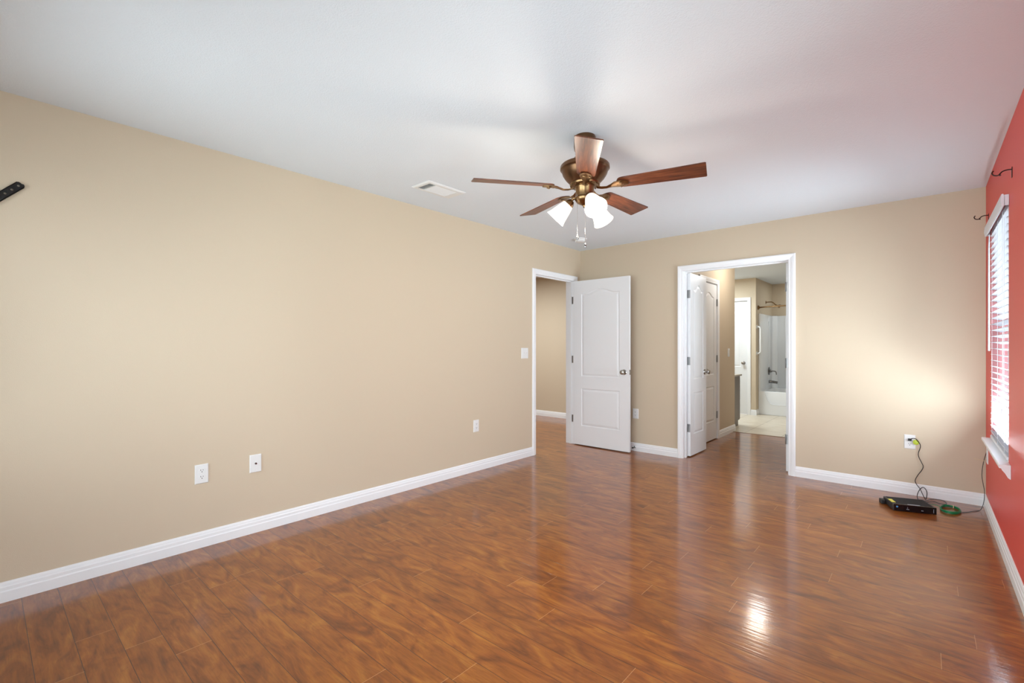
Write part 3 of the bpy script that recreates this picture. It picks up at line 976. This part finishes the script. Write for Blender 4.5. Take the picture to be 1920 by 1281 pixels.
# ------------------------------------------------------------------ black perforated bracket on the left wall
t = thing('wall_bracket', 'black perforated metal bracket bar tilted on the left wall at the picture edge', 'bracket', (XL, .137, 2.012), R90)
bm = bmesh.new(); wv = .0175; L = .42
outl = [(-L, -wv), (-.010, -wv), (-.002, -wv + .004), (.002, -.006), (-.002, 0), (-.002, .006), (-.004, wv - .004), (-.012, wv), (-L, wv)]
edges = []
front = [bm.verts.new((x, -.012, z)) for x, z in outl]
n_ = len(front); edges += [bm.edges.new((front[i], front[(i + 1) % n_])) for i in range(n_)]
back = [bm.verts.new((x, -.008, z)) for x, z in outl]
eb = [bm.edges.new((back[i], back[(i + 1) % n_])) for i in range(n_)]
for i in range(n_): bm.faces.new((front[i], front[(i + 1) % n_], back[(i + 1) % n_], back[i]))
for k in range(13):
    cx = -.018 - .0325 * k
    if cx < -L + .01: break
    fa = [bm.verts.new((cx + .0052 * math.cos(2 * math.pi * j / 12), -.012, .0052 * math.sin(2 * math.pi * j / 12))) for j in range(12)]
    fb = [bm.verts.new((v.co.x, -.008, v.co.z)) for v in fa]
    edges += [bm.edges.new((fa[i], fa[(i + 1) % 12])) for i in range(12)]
    eb += [bm.edges.new((fb[i], fb[(i + 1) % 12])) for i in range(12)]
    for i in range(12): bm.faces.new((fa[i], fa[(i + 1) % 12], fb[(i + 1) % 12], fb[i]))
ring_fill(bm, edges); ring_fill(bm, eb)
box(bm, -L, -.008, -.012, 0, wv - .003, wv); box(bm, -L, -.008, -.012, 0, -wv, -wv + .003)
bmesh.ops.transform(bm, matrix=Matrix.Rotation(math.radians(-47), 4, 'Y'), verts=bm.verts[:])
obj('perforated_rail', bm, 'black_metal', t)

# ------------------------------------------------------------------ gateway box and cables
G = thing('internet_gateway', 'flat black internet gateway box lying on the floor by the far wall', 'modem', (-.175, 4.488, 0), math.atan2(.086, .239))
bm = bmesh.new(); box(bm, 0, .254, .012, .205, .003, .049, .004); 
for (x, y) in ((.02, .03), (.23, .03), (.02, .19), (.23, .19)): box(bm, x - .008, x + .008, y - .008, y + .008, 0, .004)
obj('case', bm, 'black_matte', G)
bm = bmesh.new(); box(bm, -.001, .255, 0, .013, .002, .051, .002)
obj('front_panel', bm, 'black_gloss', G)
bm = bmesh.new()
for k in range(12): box(bm, .012, .242, .028 + k * .0145, .034 + k * .0145, .049, .0512)
for k in range(7): box(bm, .018 + k * .034, .034 + k * .034, .014, .020, .0485, .0512)
obj('vent_grille', bm, 'rubber', G)
bm = bmesh.new(); box(bm, .004, .030, .045, .130, .0512, .0518)
obj('yellow_sticker', bm, 'yellow', G)
bm = bmesh.new(); box(bm, .090, .165, .012, .024, .0512, .0518)
obj('white_label', bm, 'marks', G)
bm = bmesh.new()
lathe(bm, [(0, .0006), (.0065, .0006), (.0065, 0), (0, 0)], axis_m((.022, -.0008, .034), (0, -1, 0)), 16)
obj('round_logo', bm, 'blue_marks', G)
for nm, rects in (('status_light', [(.078, .082, .018, .022), (.084, .088, .018, .022), (.090, .094, .018, .022), (.083, .086, .026, .029), (.083, .086, .033, .036)]),
                  ('status_light', [(.166, .172, .018, .022), (.175, .178, .018, .022)]), ('side_print', [(.2355, .2385, z, z + .0025) for z in (.012, .016, .020, .024, .028, .032, .036)])):
    bm = bmesh.new()
    for (a, b, c, d) in rects: box(bm, a, b, -.0013, -.0008, c, d)
    obj(nm, bm, 'marks', G)
bm = bmesh.new(); box(bm, -.030, -.002, .150, .200, .001, .034, .004); box(bm, -.010, .001, .165, .185, .010, .026)
obj('side_plug', bm, 'black_matte', G)

t = thing('power_cord', 'black power cord hanging from the far wall outlet down to the black box', 'cord', (-.093, YB, .4535), 0)
base = Vector(t.location)
bm = bmesh.new(); box(bm, -.011, .012, -.030, -.0086, -.009, .009, .003)
obj('plug', bm, 'black_matte', t)
pts = [(-.090, 5.048, .455), (-.075, 5.035, .470), (-.055, 5.035, .468), (-.039, 5.040, .446), (-.028, 5.045, .422), (-.028, 5.052, .396), (-.039, 5.055, .355), (-.037, 5.055, .321),
       (-.019, 5.052, .276), (-.010, 5.052, .248), (-.019, 5.050, .216), (-.045, 5.045, .168), (-.059, 5.04, .127), (-.049, 5.03, .098), (-.029, 5.0, .075), (-.010, 4.97, .034), (.006, 4.965, .006),
       (.013, 4.97, .056), (.003, 4.97, .088), (-.013, 4.97, .097), (-.032, 4.97, .072), (-.045, 4.965, .031), (-.040, 4.93, .006), (-.010, 4.90, .006),
       (.022, 4.957, .006), (.030, 4.99, .006), (.067, 5.023, .006), (.107, 5.015, .006), (.127, 4.949, .006), (.115, 4.893, .009), (.090, 4.905, .006), (.050, 4.93, .006), (.010, 4.88, .006), (-.025, 4.83, .010), (-.055, 4.78, .018), (-.067, 4.751, .020)]
bm = bmesh.new(); tube(bm, [p - base for p in catmull(pts, 7)], .0027, 8)
obj('cord', bm, 'cable', t, smooth=True)
bm = bmesh.new()
lathe(bm, [(0, 0), (.017, 0), (.020, .003), (.020, .007), (.016, .010), (0, .010)], axis_m(Vector((-.054, 5.052, .438)) - base, (.1, -1, .12)), 24)
lathe(bm, [(.010, .010), (.012, .012), (.012, .014), (.009, .014)], axis_m(Vector((-.054, 5.052, .438)) - base, (.1, -1, .12)), 20)
obj('cord_tag', bm, 'lime', t, smooth=True, label='round yellow-green tag on the black cord')

t = thing('network_cable', 'coiled green network cable on the floor beside the black box', 'cable', (.143, 4.765, 0), 0)
base = Vector(t.location)
pts = []
for k in range(5 * 20 + 1):
    a = 2 * math.pi * k / 20 + math.radians(210)
    rr = 1.0 - .03 * math.sin(k * .37) - .012 * (k // 20)
    pts.append((.056 * rr * math.cos(a) + .006 * math.sin(a), .098 * rr * math.sin(a) , .004 + .0032 * (k // 20) + .001 * math.sin(k)))
bm = bmesh.new(); tube(bm, pts, .0032, 8)
obj('coil', bm, 'green', t, smooth=True)
bm = bmesh.new(); tube(bm, [Vector(p) - base for p in catmull([(.02, 4.79, .014), (.043, 4.84, .006), (.070, 4.835, .005), (.095, 4.80, .006)], 6)], .0024, 8)
obj('lead', bm, 'green', t, smooth=True)
bm = bmesh.new(); lathe(bm, [(.011, -.003), (.013, 0), (.011, .003), (.010, 0), (.011, -.003)], axis_m((.018, .092, .010), (1, .15, 0)), 16)
obj('tie', bm, 'beige', t, smooth=True)

t = thing('thin_cord', 'thin dark cord from the red wall outlet down into the corner', 'cord', (XR, 4.93, .40), 0)
base = Vector(t.location)
pts = [(.342, 4.93, .432), (.331, 4.905, .394), (.322, 4.9, .341), (.317, 4.9, .273), (.322, 4.9, .215), (.330, 4.9, .159), (.330, 4.9, .114), (.328, 4.9, .081), (.320, 4.9, .038), (.306, 4.9, .006), (.27, 4.85, .004), (.24, 4.80, .004), (.205, 4.76, .004)]
bm = bmesh.new(); tube(bm, [p - base for p in catmull(pts, 7)], .0020, 8)
obj('cord', bm, 'cable', t, smooth=True)
bm = bmesh.new(); tube(bm, [Vector(p) - base for p in catmull([(.330, 4.9, .374), (.305, 4.9, .376), (.280, 4.9, .382), (.280, 4.9, .387), (.305, 4.9, .382), (.330, 4.9, .377)], 5)], .0013, 6)
obj('twist_tie', bm, 'beige', t, smooth=True, label='beige twist tie')

# ------------------------------------------------------------------ bathroom fittings
V = thing('bathroom_vanity', 'grey-brown vanity cabinet with speckled countertop just inside the bathroom', 'vanity', (-3.30, 7.245, 0), 0)
bm = bmesh.new(); prism(bm, [(.002, 0), (.50, 0), (.50, .085), (.56, .085), (.60, .10), (.60, .765), (.002, .765)], 'x', 0, 1.135)
obj('cabinet', bm, 'vanity', V)
bm = bmesh.new(); box(bm, -.005, 1.155, .002, .635, .765, .79, .003); box(bm, -.005, 1.155, .002, .02, .79, .87, .002)
obj('countertop', bm, 'granite', V)
for k in range(2):
    bm = bmesh.new(); box(bm, .03 + k * .55, .56 + k * .55, .60, .618, .12, .74, .003)
    dd = obj('door', bm, 'vanity', V)
    bm = bmesh.new(); lathe(bm, [(0, 0), (.006, 0), (.006, .015), (.014, .02), (.010, .028), (0, .03)], axis_m((.50 + k * .14, .618, .66), (0, 1, 0)), 12)
    obj('cabinet_knob', bm, 'nickel', dd, smooth=True)

B = thing('bathtub', 'white acrylic bathtub with wall surround in the far alcove', 'bathtub', (TX, 9.27, 0), 0)
TWX, TWY = 1.498, 1.018
bm = bmesh.new()
# outer shell and basin
def loop(x0, x1, y0, y1, z, r, n=5):
    out = []
    for (cx, cy, a0) in ((x1 - r, y0 + r, -90), (x1 - r, y1 - r, 0), (x0 + r, y1 - r, 90), (x0 + r, y0 + r, 180)):
        for k in range(n + 1):
            a = math.radians(a0 + 90 * k / n); out.append(bm.verts.new((cx + r * math.cos(a), cy + r * math.sin(a), z)))
    return out
ls = [loop(.002, TWX, .022, TWY, 0, .004), loop(.002, TWX, .022, TWY, .41, .004), loop(.006, TWX - .004, .026, TWY - .004, .417, .004),
      loop(.07, TWX - .07, .09, TWY - .07, .417, .08), loop(.08, TWX - .08, .10, TWY - .08, .405, .08), loop(.13, TWX - .17, .15, TWY - .13, .10, .09), loop(.17, TWX - .21, .19, TWY - .17, .075, .08)]
for A, C in zip(ls, ls[1:]):
    for i in range(len(A)): bm.faces.new((A[i], A[(i + 1) % len(A)], C[(i + 1) % len(C)], C[i]))
bm.faces.new(ls[-1])
# front skirt: raised lower part leaving a recessed upper panel with a curved left edge
poly = [(.002, 0), (TWX, 0), (TWX, .185), (.245, .185), (.205, .195), (.17, .225), (.115, .33), (.09, .417), (.002, .417)]
prism(bm, poly, 'y', .0, .023)
es = [e for e in bm.edges if all(abs(v.co.y) < 1e-5 for v in e.verts)]
bmesh.ops.bevel(bm, geom=es, offset=.006, segments=2, affect='EDGES')
tube(bm, catmull([(.094, .004, .412), (.117, .002, .33), (.170, .002, .225), (.205, .002, .197), (.250, .002, .187), (.6, .002, .185), (1.49, .002, .185)], 5), .007, 8)
obj('tub', bm, 'acrylic', B, smooth=True)
bm = bmesh.new()
zt = 1.815
box(bm, .002, .030, .0, .035, .417, zt, .004)
box(bm, .002, .022, .02, TWY, .417, zt, .003)
box(bm, .004, TWX, TWY - .022, TWY, .417, zt, .003)
# moulded vertical ribs / corner shelf column
lathe(bm, [(0, .417), (.10, .417), (.10, zt - .01), (.095, zt), (0, zt)], Matrix.Translation((.002, TWY - .002, 0)), 32)
for yy in (.62,):
    box(bm, .022, .028, yy, yy + .05, .50, zt - .12, .002)
for xx in (.22, .30):
    box(bm, xx, xx + .02, TWY - .030, TWY - .02, .50, zt - .05, .003)
# keep only the quarter column inside the surround
for v in [v for v in bm.verts if v.co.x < .0 or v.co.y > TWY]:
    v.co.x = max(v.co.x, .002); v.co.y = min(v.co.y, TWY)
obj('wall_surround', bm, 'acrylic', B, smooth=True)

t = thing('tub_valve', 'dark chrome shower valve with curved lever on the tub surround', 'faucet', (TX + .0235, 9.93, .755), 0)
bm = bmesh.new(); lathe(bm, [(0, 0), (.078, 0), (.080, .004), (.070, .012), (.03, .018), (.024, .045), (.018, .055), (0, .057)], axis_m((0, 0, 0), (1, 0, 0)), 32)
obj('trim_plate', bm, 'chrome', t, smooth=True)
bm = bmesh.new(); tube(bm, catmull([(.045, 0, 0), (.085, -.005, .0), (.115, -.01, -.008), (.125, -.012, -.03), (.128, -.012, -.065)], 5), .009, 10)
obj('lever', bm, 'chrome', t, smooth=True)
t = thing('tub_spout', 'dark chrome tub spout below the shower valve', 'faucet', (TX + .022, 9.93, .545), 0)
bm = bmesh.new(); tube(bm, catmull([(0, 0, .008), (.05, 0, .008), (.10, 0, .002), (.145, 0, -.006)], 4), [.027] * 4 + [.025] * 4 + [.024] * 4 + [.027], 14)
lathe(bm, [(.033, 0), (.033, .006), (.027, .010)], axis_m((0, 0, .008), (1, 0, 0)), 20)
obj('spout', bm, 'chrome', t, smooth=True)
t = thing('shower_fixture', 'bronze shower arm and head above the tub surround', 'shower head', (TX, 9.80, 2.055), 0)
bm = bmesh.new(); lathe(bm, [(0, 0), (.030, 0), (.028, .006), (.012, .010), (0, .010)], axis_m((0, 0, 0), (1, 0, 0)), 20)
tube(bm, catmull([(.005, 0, 0), (.09, 0, .0), (.13, 0, -.02), (.165, 0, -.06)], 5), .009, 10)
obj('arm', bm, 'brass', t, smooth=True)
bm = bmesh.new(); lathe(bm, [(0, -.015), (.014, -.012), (.016, .012), (.010, .02), (.03, .055), (.034, .070), (0, .072)], axis_m((.17, 0, -.065), (.9, -.1, -.35)), 20)
obj('shower_head', bm, 'brass', t, smooth=True)
t = thing('shower_rod', 'curved metal shower curtain rod over the bathtub', 'shower rod', (TX, 9.245, 1.92), 0)
bm = bmesh.new(); lathe(bm, [(0, 0), (.040, 0), (.042, .006), (.036, .016), (.020, .028), (.015, .036), (0, .036)], axis_m((0, 0, 0), (1, 0, 0)), 24)
obj('flange', bm, 'brass', t, smooth=True)
bm = bmesh.new(); lathe(bm, [(0, 0), (.040, 0), (.042, .006), (.036, .016), (.020, .028), (.015, .036), (0, .036)], axis_m((1.498, 0, 0), (-1, 0, 0)), 24)
obj('flange', bm, 'brass', t, smooth=True)
bm = bmesh.new(); tube(bm, catmull([(.02, 0, 0), (.15, -.07, 0), (.40, -.14, 0), (.75, -.17, 0), (1.10, -.14, 0), (1.35, -.07, 0), (1.478, 0, 0)], 6), .0125, 12)
obj('rod', bm, 'brass', t, smooth=True)
t = thing('grab_bar', 'white vertical grab bar on the wall beside the bathtub', 'grab bar', (TX, 9.155, 1.335), 0)
bm = bmesh.new()
tube(bm, catmull([(.008, 0, .235), (.035, 0, .235), (.058, 0, .215), (.062, 0, .18), (.062, 0, 0), (.062, 0, -.18), (.058, 0, -.215), (.035, 0, -.235), (.008, 0, -.235)], 5), .015, 12)
obj('bar', bm, 'plastic', t, smooth=True)
for z in (.235, -.235):
    bm = bmesh.new(); lathe(bm, [(0, 0), (.034, 0), (.034, .006), (.018, .012), (0, .012)], axis_m((0, 0, z), (1, 0, 0)), 20)
    obj('mount', bm, 'plastic', t, smooth=True)
